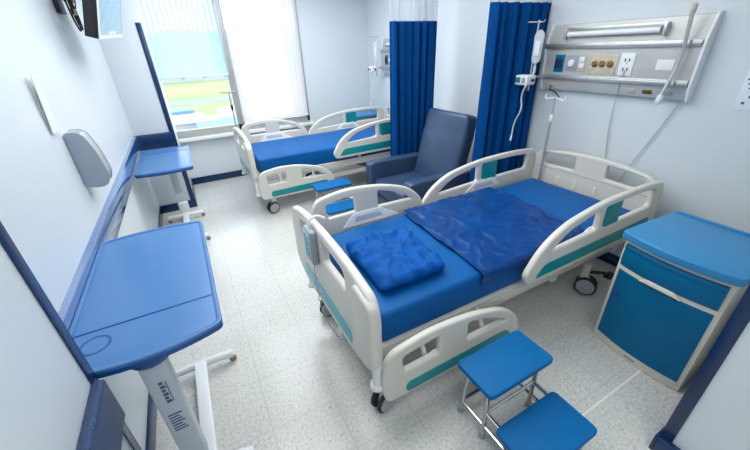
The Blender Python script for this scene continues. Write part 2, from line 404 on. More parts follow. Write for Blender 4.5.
def hospital_bed(label):
    t = thing('hospital_bed', (1.65, 1.5, 0), label, 'bed', 'electric hospital beds of the ward room')
    yn, yf = 1.0, 2.03
    # sleeping deck
    d = MB(); d.box(.55, 2.74, 1.06, 1.97, .40, .432, .006)
    for y in (1.06, 1.94): d.box(.55, 2.76, y, y+.03, .355, .415, .006)
    for x in (.62, 1.2, 1.8, 2.4): d.box(x, x+.04, 1.08, 1.95, .37, .41, .004)
    d.build('deck_frame', 'creamframe', t)
    u = MB()
    for y in (1.12, 1.86): u.box(.56, 2.72, y, y+.045, .255, .315, .008)
    for x in (.55, 1.3, 1.95, 2.66): u.box(x, x+.06, 1.10, 1.92, .25, .30, .006)
    u.build('base_frame', 'creamframe', t)
    for x in (1.0, 2.25):
        l = MB(); l.box(x-.06, x+.06, 1.42, 1.62, .29, .41, .01); l.box(x-.045, x+.045, 1.44, 1.60, .38, .44, .006); l.build('lift_column', 'colgrey', t)
    for a_, b_2 in (((1.15, 1.25, .31), (1.55, 1.25, .41)), ((2.0, 1.25, .31), (2.4, 1.25, .41)), ((1.95, 1.14, .31), (2.18, 1.09, .41))):
        l = MB(); l.tube([a_, b_2], .015); l.build('lift_link', 'dark', t)
    # mattress: slightly softened block with sag
    def mat_mesh():
        mb = MB(); x0, x1, y0, y1, z0, z1 = .575, 2.715, 1.070, 1.955, .430, .622
        mb.box(x0, x1, y0, y1, z0, z1, .028, 4)
        bmesh.ops.subdivide_edges(mb.bm, edges=[e for e in mb.bm.edges if e.calc_length() > .3], cuts=14, use_grid_fill=True)
        for v in mb.bm.verts:
            if v.co.z > .6: v.co.z += .004*noise.noise(v.co*4)
            elif v.co.z > .5:
                v.co.y += .005*noise.noise(v.co*5)
        return mb
    mat_mesh().build('mattress', 'vinyl', t, angle=60)
    # head and foot boards
    fo = rnd([(.90, .50), (.892, .80), (.93, .885), (1.14, .925), (1.50, .945), (1.80, .925), (1.975, .885), (2.01, .80), (2.01, .50), (1.85, .405), (1.05, .405)], [.04, .09, .06, .12, .2, .15, .06, .08, .06, .1, .1])
    fh1 = rnd([(1.17, .755), (1.17, .865), (1.45, .885), (1.45, .76)], [.03, .04, .015, .015])
    fh2 = rnd([(1.56, .76), (1.56, .885), (1.82, .862), (1.81, .755)], [.015, .015, .04, .03])
    fb = MB(); fb.plate([fo, fh1, fh2], 'yz', .442, .486, .016, 4)
    f = fb.build('footboard', 'cream', t, angle=50)
    e_ = MB(); e_.plate([rnd([(.893, .50), (.893, .86), (1.06, .895), (1.06, .46)], .05)], 'yz', .424, .478, .016, 4); e_.build('end_grip', 'cream', f, angle=50)
    s = MB(); s.plate([rnd([(1.13, .455), (1.13, .545), (1.82, .555), (1.82, .465)], .03)], 'yz', .4385, .4435, .0015, 1); s.build('coloured_strip', 'tealpale', f)
    ho = rnd([(1.0, .47), (.985, .78), (1.05, .862), (1.25, .90), (1.5, .915), (1.75, .90), (1.98, .865), (2.05, .79), (2.045, .47)], [.04, .09, .08, .15, .2, .15, .08, .09, .04])
    hh1 = rnd([(1.09, .752), (1.10, .845), (1.37, .868), (1.37, .762)], [.03, .03, .02, .015])
    hh2 = rnd([(1.63, .762), (1.63, .868), (1.92, .85), (1.93, .752)], [.015, .02, .03, .03])
    slots = [rnd([(y, .60), (y, .675), (y+.03, .675), (y+.03, .60)], .01) for y in (1.23, 1.40, 1.57, 1.74)]
    h = MB(); h.plate([ho, hh1, hh2], 'yz', 2.78, 2.825, .015, 4)
    hb = h.build('headboard', 'cream', t, angle=50)
    for sl in slots:
        g = MB(); g.plate([sl], 'yz', 2.775, 2.781, .002, 1); g.build('moulded_slot', 'cabcream', hb)
    ln = MB(); ln.tube([(2.779, 1.04, .722), (2.779, 1.5, .738), (2.779, 1.99, .722)], .0022, 6, smooth=2); ln.build('seam_line', 'grille', hb)
    side_rail(t, yf, 1, 'foot'); side_rail(t, yf, 1, 'head')
    side_rail(t, yn-.045, -1, 'foot', -.355, -.07); side_rail(t, yn-.01, -1, 'head')
    # corner posts at the foot and casters
    for y in (.985, 1.92):
        p = MB(); p.lathe((.495, y, .27), 'z', [(.022, 0), (.036, .006), (.036, .030), (.024, .036), (.024, .14), (.028, .145), (.028, .22)], 20); p.build('foot_post', 'white', t)
        k = MB(); k.tube([(.495, y, .30), (.60, y+(.12 if y < 1.5 else -.05), .29)], .018); k.build('post_bracket', 'creamframe', t)
    caster(t, .58, 1.05, .07, .25); caster(t, .60, 1.88, .07, -.4)
    caster(t, 2.37, 1.10, .075, 2.0); caster(t, 2.36, 1.90, .07, .3)
    pd = MB(); pd.tube([(2.36, 1.10, .19), (2.44, 1.02, .2), (2.50, 1.0, .17)], .012); pd.box(2.47, 2.55, .975, 1.03, .145, .175, .008)
    pd.build('brake_pedal', 'dark', t)
    return t
bed = hospital_bed('cream hospital bed with folded blue cloth on its mattress, nearer of the two beds')
BED_SHIFT = Vector((.025, 2.87, 0))
bed2 = copy_tree(bed); bed2.location = bed.location+BED_SHIFT
for ch in bed2.children:
    k_ = ch.name.split('.')[0]
    if k_ in ('caster',): ch.location.x += .08
    elif k_ == 'footboard': ch.location.x += .03
    elif k_ not in ('base_frame', 'lift_column', 'lift_link', 'foot_post', 'post_bracket', 'brake_pedal'): ch.location.z += .045
bed2['label'] = 'cream hospital bed with bare blue mattress standing by the window, farther of the two'

# rumpled protective sheet across the near bed
def sheet_pt(u, v):
    # v across the bed: 0 hanging on near side -> 1 far edge ; u along the bed
    s = .10+v*1.0
    x = 1.22+.93*u+.06*(v-.3)*(1-u)+.05*(v-.5)*u
    n = noise.noise(Vector((x*5, s*3, 1)))*.012+.011*max(0, 1-abs(noise.noise(Vector((x*4+s*7, s*2.2-x*9, 4))))*2.6)**2+noise.noise(Vector((x*16-s*12, s*20, 7)))*.003
    e = .004
    if s < .17:
        z = .628-(.17-s)*1.08; y = 1.068-.006-.006*abs(math.sin(x*17))
        y -= abs(n)*.6
    else:
        y = 1.068+(s-.17)*.952; z = .6335+max(0, n*.9+.006)
        if s < .2: z -= .004
    x += noise.noise(Vector((u*3, s*4, 9)))*.02
    return (x, y, z)
sh = MB(); sh.grid(90, 90, sheet_pt, .0025)
tag(sh.build('protective_sheet', 'sheet', angle=80), 'rumpled dark blue plastic sheet spread across the middle of the near mattress', 'sheet')

# folded blanket
def blanket():
    mb = MB(); x0, x1, y0, y1 = .66, 1.07, 1.19, 1.655
    for L in range(1):
        mb.box(x0, x1, y0, y1, .6285, .705, .028, 3)
    bmesh.ops.subdivide_edges(mb.bm, edges=[e for e in mb.bm.edges if e.calc_length() > .08], cuts=44, use_grid_fill=True)
    for v in mb.bm.verts:
        c = v.co; k = (c.z-.6285)/.0765
        tx = (c.x-x0)/(x1-x0); ty = (c.y-y0)/(y1-y0)
        w = noise.noise(Vector((c.x*8+c.y*14, c.y*5-c.x*12, 2)))*.026+abs(noise.noise(Vector((c.x*20+c.y*10, c.y*24-c.x*8, 5))))*.010
        rid = .016*max(0, 1-abs(noise.noise(Vector((c.x*3+c.y*5, c.y*3-c.x*9, 3))))*4)**2+.0015*noise.noise(Vector((c.x*40+c.y*30, c.y*34, 8)))
        if k > .5: c.z += w+rid*.8-.012*(abs(tx-.5)*2)**3 + .012*ty-.018*tx*(1-ty)*0
        else: c.z = max(c.z, .6285)
        side = max(0, 1-abs(2*k-1))
        c.x += (.012*side+.01*noise.noise(Vector((c.y*9, c.z*30, 1))))*(1 if tx > .5 else -1)
        c.y += (.012*side+.012*noise.noise(Vector((c.x*9, c.z*30, 7))))*(1 if ty > .5 else -1)
        c.x += .03*(ty-.5)*(1 if tx > .5 else .4)
    return mb
tag(blanket().build('folded_blanket', 'blanket', angle=80), 'folded royal blue cloth bundle lying at the foot end of the near mattress', 'blanket')

# bed remote hanging on the footboard with coiled lead
rm = thing('bed_remote', (.44, 1.58, .70), 'grey wired hand control hooked over the near bed footboard', 'remote control')
rm_b = MB(); rm_b.box(.405, .444, 1.505, 1.625, .71, .915, .012, 3); rm_b.build('housing', 'grille', rm)
k = MB(); k.box(.402, .406, 1.515, 1.615, .73, .90, .0015); kp = k.build('keypad', 'colgrey', rm)
for i in range(5):
    for j in range(2): k = MB(); k.box(.399, .403, 1.527+j*.045, 1.557+j*.045, .745+i*.03, .763+i*.03, .001); k.build('key', 'tealpale', kp)
k = MB(); k.tube([(.425, 1.565, .90), (.43, 1.565, .965), (.475, 1.565, .978), (.515, 1.565, .95)], .008, 8, smooth=1); k.build('hook', 'white', rm)
pts = [Vector((.425, 1.57, .71)), Vector((.42, 1.55, .60)), Vector((.415, 1.50, .46)), Vector((.42, 1.44, .36)), Vector((.46, 1.36, .27)), Vector((.56, 1.30, .26))]
cp = []
for i in range(len(pts)-1):
    for s in range(24):
        t_ = s/24; p = pts[i].lerp(pts[i+1], t_); ph = (i*24+s)*PI/4
        amp = .009 if i in (1, 2) else .0015
        cp.append(p+Vector((math.cos(ph)*amp, math.sin(ph)*amp, 0)))
k = MB(); k.tube(cp, .0026, 6); k.build('coiled_lead', 'grille', rm)

# ---------------------------------------------------------------- bedside cabinet
def cabinet(label):
    t = thing('bedside_cabinet', (2.26, .55, 0), label, 'cabinet', 'moulded bedside cabinets')
    x0, x1, y0, y1 = 2.045, 2.49, .305, .795
    bow = lambda y, a=.035: -a*(1-((y-.55)/.245)**2)
    def bowed(zz0, zz1, ya, yb, off, d, bev, n=14):
        """slab following the bowed front"""
        pts = []
        for i in range(n+1):
            y = ya+(yb-ya)*i/n; pts.append((x0+bow(y)+off, y))
        return [(p[0], p[1]) for p in pts]+[(x0+bow(yb)+off+d, yb), (x0+bow(ya)+off+d, ya)]
    # carcass with bowed front frame
    front = bowed(0, 0, y0, y1, 0, .02, 0)
    outline = [(p[0], p[1]) for p in front[:15]]+[(x1, y1), (x1, y0)]
    b = MB(); b.plate([outline], 'xy', .0, .745, .008, 2); body = b.build('body', 'cabcream', t)
    def panel(name, ya, yb, za, zb, off, d, m, parent=t, cut=None):
        n = 16; mb = MB()
        F = lambda u, v: (x0+bow(ya+(yb-ya)*u)+off-(.0 if cut is None else cut(u, v)), ya+(yb-ya)*u, za+(zb-za)*v)
        mb.grid(n, 10, F, 0)
        bmesh.ops.recalc_face_normals(mb.bm, faces=mb.bm.faces[:])
        r = bmesh.ops.extrude_face_region(mb.bm, geom=mb.bm.faces[:])
        bmesh.ops.translate(mb.bm, vec=(d, 0, 0), verts=[g for g in r['geom'] if isinstance(g, bmesh.types.BMVert)])
        return mb.build(name, m, parent)
    # drawer front: upper lip and lower panel with a scooped grip
    dr = panel('drawer', .322, .778, .575, .715, -.006, .02, 'cabblue', cut=lambda u, v: .012*max(0, math.sin(v*PI))**.7+(.010 if v > .8 else 0))
    g = MB(); g.plate([rnd([(.45, .553), (.48, .578), (.62, .578), (.65, .553)], [.005, .03, .03, .005])], 'yz', x0-.052, x0-.034, .004, 2); g.build('grip', 'cabcream', dr)
    do = panel('door', .325, .775, .065, .545, -.005, .02, 'cabblue')
    h = MB(); h.plate([rnd([(.728, .345), (.728, .405), (.752, .425), (.756, .345), (.742, .33)], .008)], 'yz', x0-.026, x0-.012, .003, 2); h.build('door_catch', 'tablerim', do)
    n = MB(); n.plate([rnd([(.52, .022), (.52, .037), (.58, .037), (.58, .022)], .006)], 'yz', x0-.037, x0-.033, .001, 1); n.build('maker_plate', 'disp', body)
    # top slab with raised lip
    tp = [(x0+bow(.295+.51*i/14, .04)-.03, .285+.53*i/14) for i in range(15)]+[(2.53, .815), (2.53, .285)]
    tb = MB(); tb.plate([rnd(tp, [.03]+[0]*13+[.03, .02, .02])], 'xy', .742, .788, .008, 3)
    to = tb.build('top', 'cabtop', t)
    li = MB(); li.box(2.508, 2.53, .30, .80, .784, .797, .004); li.build('back_lip', 'cabtop', to)
    return t
cab = cabinet('blue topped bedside cabinet with drawer and door beside the near bed')
cab.location += Vector((-.028, -.017, 0)); cab.rotation_euler.z = math.radians(-3.2)
cab2 = copy_tree(cab); cab2.rotation_euler.z = 0; cab2.location = cab.location+Vector((.36, 4.75, 0))
cab2['label'] = 'blue topped bedside cabinet partly seen beyond the far bed rail in the window corner'

# ---------------------------------------------------------------- step stools
def stool(label):
    t = thing('step_stool', (1.07, .6, 0), label, 'step stool', 'two-step footstools beside the beds')
    hi = (.855, 1.28, .610, .838, .385); lo = (.86, 1.262, .338, .570, .215)
    for nm, (x0, x1, y0, y1, z) in (('upper_step', hi), ('lower_step', lo)):
        s = MB(); s.plate([rnd([(x0, y0), (x1, y0), (x1, y1), (x0, y1)], .03)], 'xy', z-.03, z, .007, 3); s.build(nm, 'stepblue', t)
    fr = MB(); R = .0115
    for x in (.90, 1.235):
        # upper legs, bent over under the step
        fr.tube([(x, .655, .005), (x, .66, .33), (x, .68, .353), (x, .77, .353), (x, .79, .33), (x, .815, .005)], R, 10, smooth=2)
        fr.tube([(x+.006, .375, .005), (x+.004, .38, .165), (x, .40, .185), (x, .66, .185)], R, 10, smooth=2)
        fr.tube([(x, .375, .09), (x, .812, .09)], R*.85, 8)
    fr.tube([(.90, .815, .09), (1.235, .815, .09)], R*.85, 8); fr.tube([(.90, .66, .185), (1.235, .66, .185)], R*.85, 8)
    fr.tube([(.90, .38, .165), (1.235, .38, .165)], R*.85, 8)
    fr.build('frame', 'chrome', t)
    for x, y in ((.90, .656), (1.235, .656), (.90, .815), (1.235, .815), (.906, .376), (1.241, .376)):
        f = MB(); f.lathe((x, y, 0), 'z', [(.015, 0), (.016, .01), (.014, .03)], 12); f.build('rubber_foot', 'grille', t)
    return t
st = stool('bright blue two-step stool with chrome legs in front of the near bed')
st2 = copy_tree(st); st2.location = st.location+Vector((.21, 2.745, 0))
st2['label'] = 'bright blue two-step stool between the two beds, seen beyond the near bed foot rail'

# ---------------------------------------------------------------- overbed tables
def overbed(label, cx, cy, ztop, flip=False):
    t = thing('overbed_table', (0, 0, 0), label, 'overbed table', 'blue topped overbed tables')
    w2, l2 = .232, .455
    out = []
    for i in range(13): u = -1+2*i/12; out.append((u*w2, -l2-.045*(1-u*u)))
    for i in range(13): u = 1-2*i/12; out.append((u*w2, l2+.03*(1-u*u)))
    rr = [.06]+[0]*11+[.15, .05]+[0]*11+[.05]
    O = rnd(out, rr)
    inner = [(x*.935, y*.965) for x, y in O]
    b = MB(); b.plate([O], 'xy', ztop-.034, ztop-.004, .012, 4); top = b.build('tabletop', 'tablerim', t)
    b = MB(); b.plate([inner, ], 'xy', ztop-.008, ztop-.0015, .002, 2); b.build('tray_surface', 'tabletop', top)
    b = MB(); b.plate([O, inner], 'xy', ztop-.012, ztop+.002, .004, 3); b.build('raised_rim', 'tabletop', top)
    b = MB(); b.box(-w2*.93, w2*.93, -l2+.175, -l2+.181, ztop-.004, ztop+.001, .001); b.build('divider_ridge', 'tablerim', top)
    b = MB(); b.lathe((-w2+.09, -l2+.10, ztop-.0022), 'z', [(.045, 0), (.045, .0016), (.038, .0016), (.036, .0006), (0, .0004)], 28); b.build('cup_recess', 'tablerim', top)
    yc = -l2+.015
    b = MB(); b.lathe((0, yc, ztop-.062), 'z', [(.058, 0), (.066, .012), (.066, .03)], 28)
    for v in b.bm.verts: v.co.y = yc+(v.co.y-yc)*.75
    b.build('collar', 'tablerim', t)
    b = MB(); b.box(-.04, .04, yc-.028, yc+.028, .32, ztop-.055, .006); co = b.build('column', 'colgrey', t)
    b = MB(); b.box(-.052, .052, yc-.036, yc+.040, .05, .20, .008); b.build('outer_sleeve', 'white', co)
    lb = MB()
    for i in range(6): lb.box(-.006, .010-.004*(i % 2), yc-.0292, yc-.028, ztop-.25+.018*i, ztop-.238+.018*i)
    lb.box(.013, .016, yc-.0292, yc-.028, ztop-.25, ztop-.15)
    lb.build('printed_name', 'ink', co)
    lb = MB()
    for i in range(7): lb.box(-.022, .022-.006*(i % 3), yc-.0292, yc-.028, ztop-.40+.014*i, ztop-.394+.014*i)
    lb.build('printed_label', 'ink', co)
    bs = MB(); bs.box(-.033, .033, yc, yc+.76, .052, .090, .008); bm_ = bs.build('base_beam', 'white', t)
    for dy, bend in ((.09, -.02), (.755, .0)):
        f = MB(); y = yc+dy
        pts = [(-.185, y+bend, .060), (-.10, y, .066), (0, y, .068), (.10, y, .066), (.185, y+bend, .060)]
        f.tube(pts, [.021, .027], 12, smooth=2); fo = f.build('foot', 'white', t)
        for x in (-.178, .178):
            c = MB(); c.lathe((x, y+bend-.010, .021), 'y', [(.016, 0), (.021, .003), (.021, .017), (.016, .020)], 16); c.build('caster', 'grommet', fo)
    t.location = (cx, cy, 0)
    if flip: t.rotation_euler.z = PI
    return t
overbed('blue topped overbed table with white base, nearest the camera by the left wall', -.298, 1.49, .935)
overbed('blue topped overbed table farther along the left wall, close to the pier', -.285, 3.93, .84, True)

# ---------------------------------------------------------------- recliner
rc = thing('recliner_chair', (2.1, 2.9, 0), 'slate blue leatherette recliner chair standing between the two beds', 'armchair')
for ya, yb in ((2.44, 2.565), (3.235, 3.36)):
    a = MB(); a.plate([rnd([(1.67, .10), (1.66, .60), (1.76, .615), (2.45, .60), (2.50, .10)], [.03, .04, .05, .06, .03])], 'xz', ya, yb, .022, 4); a.build('armrest', 'leather', rc, angle=50)
s = MB(); s.box(1.70, 2.30, 2.567, 3.233, .26, .43, .04, 4); s.build('seat_cushion', 'leather', rc, angle=50)
s = MB(); s.box(1.70, 2.36, 2.57, 3.23, .12, .26, .02, 2); s.build('footrest_panel', 'leather', rc)
def back_mesh():
    mb = MB(); mb.box(-.075, .085, 2.555, 3.235, 0, .80, .045, 5)
    bmesh.ops.subdivide_edges(mb.bm, edges=[e for e in mb.bm.edges if e.calc_length() > .2], cuts=12, use_grid_fill=True)
    for v in mb.bm.verts:
        c = v.co; k = c.z/.8; yy = (c.y-2.895)/.34
        if c.x < 0:
            c.x -= .03*max(0, 1-yy*yy)*(1 if k < .72 else .7)
            c.x += .018*math.exp(-((k-.72)/.018)**2)      # seam below the head cushion
        c.y = 2.895+(c.y-2.895)*(1-.07*max(0, k-.75)/.25)
    return mb
mx = Matrix.Translation((2.28, -.03, .35)) @ Matrix.Rotation(math.radians(14), 4, 'Y')
back_mesh().build('backrest', 'leather', rc, mx=mx, angle=60)
for x in (1.74, 2.42):
    for y in (2.50, 3.30):
        l = MB(); l.lathe((x, y, 0), 'z', [(.02, 0), (.022, .02), (.028, .10)], 14); l.build('leg', 'dark', rc)

# ---------------------------------------------------------------- curtains
def curtain(label, x0, x1, y, zb, zm, nf, ph, flare=0, zt=2.62, slant=0):
    t = thing('privacy_curtain', ((x0+x1)/2, y, zb), label, 'curtain', None)
    def fold(u, z):
        k = (zt-z)/(zt-zb)
        xx = x0+(x1-x0)*u-flare*k*(1-u)
        a = (.026+.012*math.sin(u*11+ph))*(1 if k > .25 else .8)
        return (xx+.010*math.sin(u*2*PI*nf*2+ph), y+slant*(.5-u)+a*math.sin(u*2*PI*nf+ph+1.1*math.sin(u*9+ph*3))+.008*math.sin(u*37+z*2)+.004*noise.noise(Vector((u*9, z*3, ph))), z)
    c = MB(); c.grid(150, 16, lambda u, v: fold(u, zb+(zm-zb)*v)); c.build('cloth', 'curtain', t, angle=80)
    n = MB(); n.grid(150, 6, lambda u, v: fold(u, zm+(zt-zm)*v)); n.build('mesh_header', 'net', t, angle=80)
    r = MB(); r.box(x0-.1, XR, y-.05, y+.05, zt, zt+.025, .002)
    for i in range(10): r.tube([(x0+.1+i*(x1-x0-.1)/10, y, zt+.02), (x0+.1+i*(x1-x0-.1)/10, y, ZC)], .003, 6) if i in (0, 9) else None
    r.build('ceiling_track', 'white', t)
    return t
curtain('royal blue privacy curtain bunched between far bed and recliner', 2.11, 2.72, 3.50, .32, 1.985, 6.5, .4, .0)
curtain('royal blue privacy curtain bunched at the wall behind the infusion pump', 2.32, 2.93, 2.275, .32, 2.03, 6, 1.7, .02, slant=.07)

# ---------------------------------------------------------------- headwall service panel
def headwall(label):
    t = thing('headwall_panel', (XR, 1.6, 1.6), label, 'service panel', 'metal bedhead service panels')
    ya, yb = 1.065, 2.165; X = 2.872
    b = MB(); b.quad_strip_prism([(XR-.001, 1.365), (2.895, 1.37), (X, 1.445), (X, 1.72), (2.905, 1.855), (XR-.001, 1.86)], 'y', ya+.012, yb-.012)
    body = b.build('body', 'panelface', t)
    for y0, y1 in ((ya, ya+.014), (yb-.014, yb)):
        c = MB(); c.quad_strip_prism([(XR-.001, 1.355), (2.885, 1.36), (X-.014, 1.44), (X-.014, 1.725), (2.895, 1.865), (XR-.001, 1.87)], 'y', y0, y1); c.build('end_cap', 'outlet', t)
    for z0, z1 in ((1.685, 1.722), (1.452, 1.49)):
        r = MB(); r.box(X-.018, X+.004, ya+.02, yb+.01, z0, z1, .004); r.box(X-.022, X-.016, ya+.02, yb+.01, z0+.012, z1-.012, .002); r.build('equipment_rail', 'steel', t)
    lp = MB(); lp.tube([(2.855, 1.33, 1.785), (2.855, 1.98, 1.785)], .018, 14); lo = lp.build('lamp_tube', 'white', t)
    l2 = MB(); l2.box(2.86, 2.90, 1.30, 2.0, 1.80, 1.83, .004); l2.box(2.84, 2.892, 1.295, 1.312, 1.75, 1.82, .003); l2.box(2.84, 2.892, 1.99, 2.005, 1.75, 1.82, .003); l2.build('lamp_housing', 'steel', t)
    def pl(y0, y1, z0, z1, m, nm, d=.004, bev=.001):
        q = MB(); q.box(X-d, X+.002, y0, y1, z0, z1, bev); return q.build(nm, m, t)
    p = pl(1.975, 2.06, 1.51, 1.64, 'cabblue', 'switch_module', .006)
    for i in range(3): q = MB(); q.box(X-.012, X-.005, 1.99+.022*i, 2.005+.022*i, 1.54, 1.61, .002); q.build('toggle', 'dark', p)
    p = pl(1.86, 1.955, 1.52, 1.635, 'disp', 'gas_outlet_plate')
    q = MB(); q.lathe((X-.004, 1.907, 1.578), 'x', [(.028, 0), (.028, -.012), (.018, -.02)], 18); q.build('gas_socket', 'outlet', p)
    p = pl(1.79, 1.85, 1.52, 1.64, 'beige', 'switch_plate')
    for zz in (1.545, 1.588): q = MB(); q.box(X-.010, X-.004, 1.80, 1.84, zz, zz+.038, .002); q.build('rocker_switch', 'outlet', p)
    p = pl(1.555, 1.76, 1.505, 1.645, 'beige', 'gas_connector_plate')
    for y in (1.60, 1.658, 1.716): q = MB(); q.lathe((X-.004, y, 1.578), 'x', [(.022, 0), (.022, -.008), (.012, -.016), (.0, -.016)], 16); q.build('gas_socket', 'brass', p)
    p = pl(1.44, 1.535, 1.505, 1.65, 'outlet', 'power_outlet_plate', .006)
    for zz in (1.545, 1.605):
        q = MB()
        for dy in (-.014, .014): q.box(X-.0075, X-.005, 1.487+dy-.004, 1.487+dy+.004, zz-.010, zz+.010)
        q.lathe((X-.006, 1.487, zz-.018), 'x', [(.004, 0), (.004, -.0015)], 8)
        q.build('socket', 'dark', p)
    pl(1.20, 1.30, 1.545, 1.61, 'outlet', 'blank_plate', .002)
    for y, m in ((1.31, 'brass'), (1.42, 'beige'), (1.19, 'disp'), (2.06, 'beige')):
        q = MB(); q.box(-.004, .004, y-.03, y+.03, -.014, .014, .003)
        mx = Matrix.Translation((2.884, 0, 1.405)) @ Matrix.Rotation(math.radians(-17), 4, 'Y')
        q.build('lower_socket', m, t, mx=mx)
    return t
hw = headwall('grey metal service panel with lamp tube and sockets above the near bed')
hw2 = copy_tree(hw); hw2.location = hw.location+Vector((0, 2.87, 0))
hw2['label'] = 'grey metal service panel mostly hidden behind curtain above the far bed'

# swinging pole clipped to the panel
a = thing('equipment_pole', (2.83, 1.16, 1.6), 'slim metal pole with white tips clamped upright across the wall panel', 'pole')
q = MB(); q.tube([(2.80, 1.165, 1.87), (2.835, 1.155, 1.60), (2.80, 1.185, 1.40)], .011, 10, smooth=1); q.build('pole', 'steel', a)
q = MB(); q.lathe((2.80, 1.165, 1.86), (0, 0, 1), [(.014, 0), (.016, .02), (.014, .05), (.006, .055)], 12); q.build('top_cap', 'beige', a)
q = MB(); q.lathe((2.80, 1.185, 1.405), (0, .08, -1), [(.012, 0), (.019, .02), (.018, .05), (.006, .065)], 12); q.build('handle_tip', 'white', a)
q = MB(); q.box(2.82, 2.872, 1.135, 1.18, 1.69, 1.72, .004); q.box(2.82, 2.872, 1.145, 1.195, 1.455, 1.485, .004); q.build('clamp', 'steel', a)

# cables on the wall
tag(MB().tube([(2.862, 1.487, 1.54), (2.85, 1.487, 1.50), (2.90, 1.51, 1.35), (2.92, 1.52, 1.2), (2.925, 1.50, 1.0), (2.925, 1.47, .85), (2.92, 1.46, .70)], .0035, 6, smooth=2).build('power_cable', 'cable'),
    'thin pale cable dropping from the outlet plate behind the near headboard', 'cable')
tag(MB().tube([(2.90, 1.10, 1.40), (2.925, 1.12, 1.33), (2.925, 1.20, 1.1), (2.925, 1.26, .95), (2.92, 1.33, .72)], .0035, 6, smooth=2).build('call_cable', 'cable'),
    'thin pale cable curving down from the right end of the wall panel', 'cable')
tag(MB().tube([(2.87, 2.06, 1.40), (2.85, 2.05, 1.36), (2.87, 2.02, 1.36), (2.90, 2.00, 1.33), (2.93, 2.0, 1.30)], .0055, 6, smooth=2).build('black_lead', 'dark'),
    'black plugged lead hanging under the left end of the wall panel', 'cable')

# ---------------------------------------------------------------- IV equipment
def iv_set(dx, dy, lab):
    P = lambda x, y, z: (x+dx, y+dy, z)
    tp = thing('drip_rod', P(2.73, 2.175, 1.4), 'short steel drip rod with hook, '+lab, 'drip rod', 'drip rods clamped to the wall panels')
    q = MB(); q.tube([P(2.73, 2.175, 1.36), P(2.73, 2.175, 1.90)], .008, 10); q.build('rod', 'steel', tp)
    q = MB(); q.tube([P(2.73, 2.175, 1.885), P(2.70, 2.22, 1.888), P(2.675, 2.262, 1.89), P(2.672, 2.27, 1.90)], .004, 8)
    q.tube([P(2.73, 2.175, 1.885), P(2.745, 2.14, 1.885), P(2.748, 2.13, 1.90)], .004, 8); q.build('hook', 'steel', tp)
    q = MB(); q.tube([P(2.73, 2.175, 1.47), P(2.855, 2.165, 1.47)], .009, 8); q.box(2.83+dx, 2.865+dx, 2.145+dy, 2.178+dy, 1.45, 1.492, .004); q.build('rail_clamp', 'steel', tp)
    pm = thing('infusion_pump', P(2.66, 2.15, 1.45), 'white infusion pump with teal screen, '+lab, 'infusion pump', 'infusion pumps')
    q = MB(); q.box(2.60+dx, 2.715+dx, 2.10+dy, 2.225+dy, 1.415, 1.495, .014, 3)
    bo = q.build('housing', 'white', pm)
    q = MB(); q.box(2.597+dx, 2.602+dx, 2.165+dy, 2.215+dy, 1.435, 1.478, .002); q.build('screen', 'teal', bo)
    q = MB(); q.box(2.597+dx, 2.602+dx, 2.115+dy, 2.15+dy, 1.435, 1.475, .002); q.build('keypad', 'grille', bo)
    q = MB(); q.lathe(P(2.665, 2.10, 1.455), 'y', [(.012, 0), (.014, -.012), (.010, -.02)], 12); q.build('knob', 'dark', bo)
    bg = thing('drip_bag', P(2.70, 2.12, 1.7), 'clear drip bag with tube, '+lab, 'drip bag', 'drip bags')
    q = MB(); y0 = 2.125+dy
    q.plate([rnd([(y0-.045, 1.60), (y0-.05, 1.80), (y0-.01, 1.835), (y0+.04, 1.80), (y0+.035, 1.60), (y0, 1.57)], .02)], 'yz', 2.685+dx, 2.710+dx, .010, 3); b2 = q.build('bag', 'clear', bg)
    q = MB(); q.box(2.682+dx, 2.686+dx, y0-.03, y0+.018, 1.64, 1.75, .001); q.build('paper_label', 'paper', b2)
    q = MB(); q.lathe(P(2.70, 2.12, 1.50), 'z', [(.006, 0), (.012, .012), (.012, .055), (.005, .075)], 12); q.build('drip_chamber', 'clear', bg)
    q = MB(); q.tube([P(2.70, 2.12, 1.575), P(2.70, 2.12, 1.50), P(2.60, 2.10, 1.42), P(2.62, 2.15, 1.33), P(2.635, 2.13, 1.22), P(2.63, 2.19, 1.10), P(2.625, 2.19, .97)], .0075, 8, smooth=2); q.build('tube', 'clear', bg)
    q = MB(); q.tube([P(2.625, 2.19, .985), P(2.62, 2.192, .93)], [.007, .010], 8); q.build('connector', 'white', bg)
iv_set(0, 0, 'beside the near bed')
iv_set(.05, 2.87, 'beside the far bed')

# pole socketed at the head of the near bed
a = thing('drip_pole', (2.745, 1.90, .62), 'thin drip pole with pale double hook rising from the near bed head corner', 'drip pole')
q = MB(); q.tube([(2.745, 1.905, .44), (2.745, 1.905, 1.16)], .011, 12); q.tube([(2.745, 1.905, 1.15), (2.745, 1.905, 1.335)], .007, 10); q.build('pole', 'steel', a)
q = MB(); q.lathe((2.745, 1.905, 1.13), 'z', [(.014, 0), (.018, .01), (.018, .05), (.012, .06)], 14); q.build('clamp_collar', 'white', a)
q = MB()
for s_ in (-1, 1):
    q.tube([(2.745, 1.905, 1.325), (2.745, 1.905+s_*.05, 1.315), (2.745, 1.905+s_*.085, 1.305), (2.745, 1.905+s_*.095, 1.33), (2.745, 1.905+s_*.085, 1.342)], .006, 8, smooth=1)
q.build('hook', 'white', a)

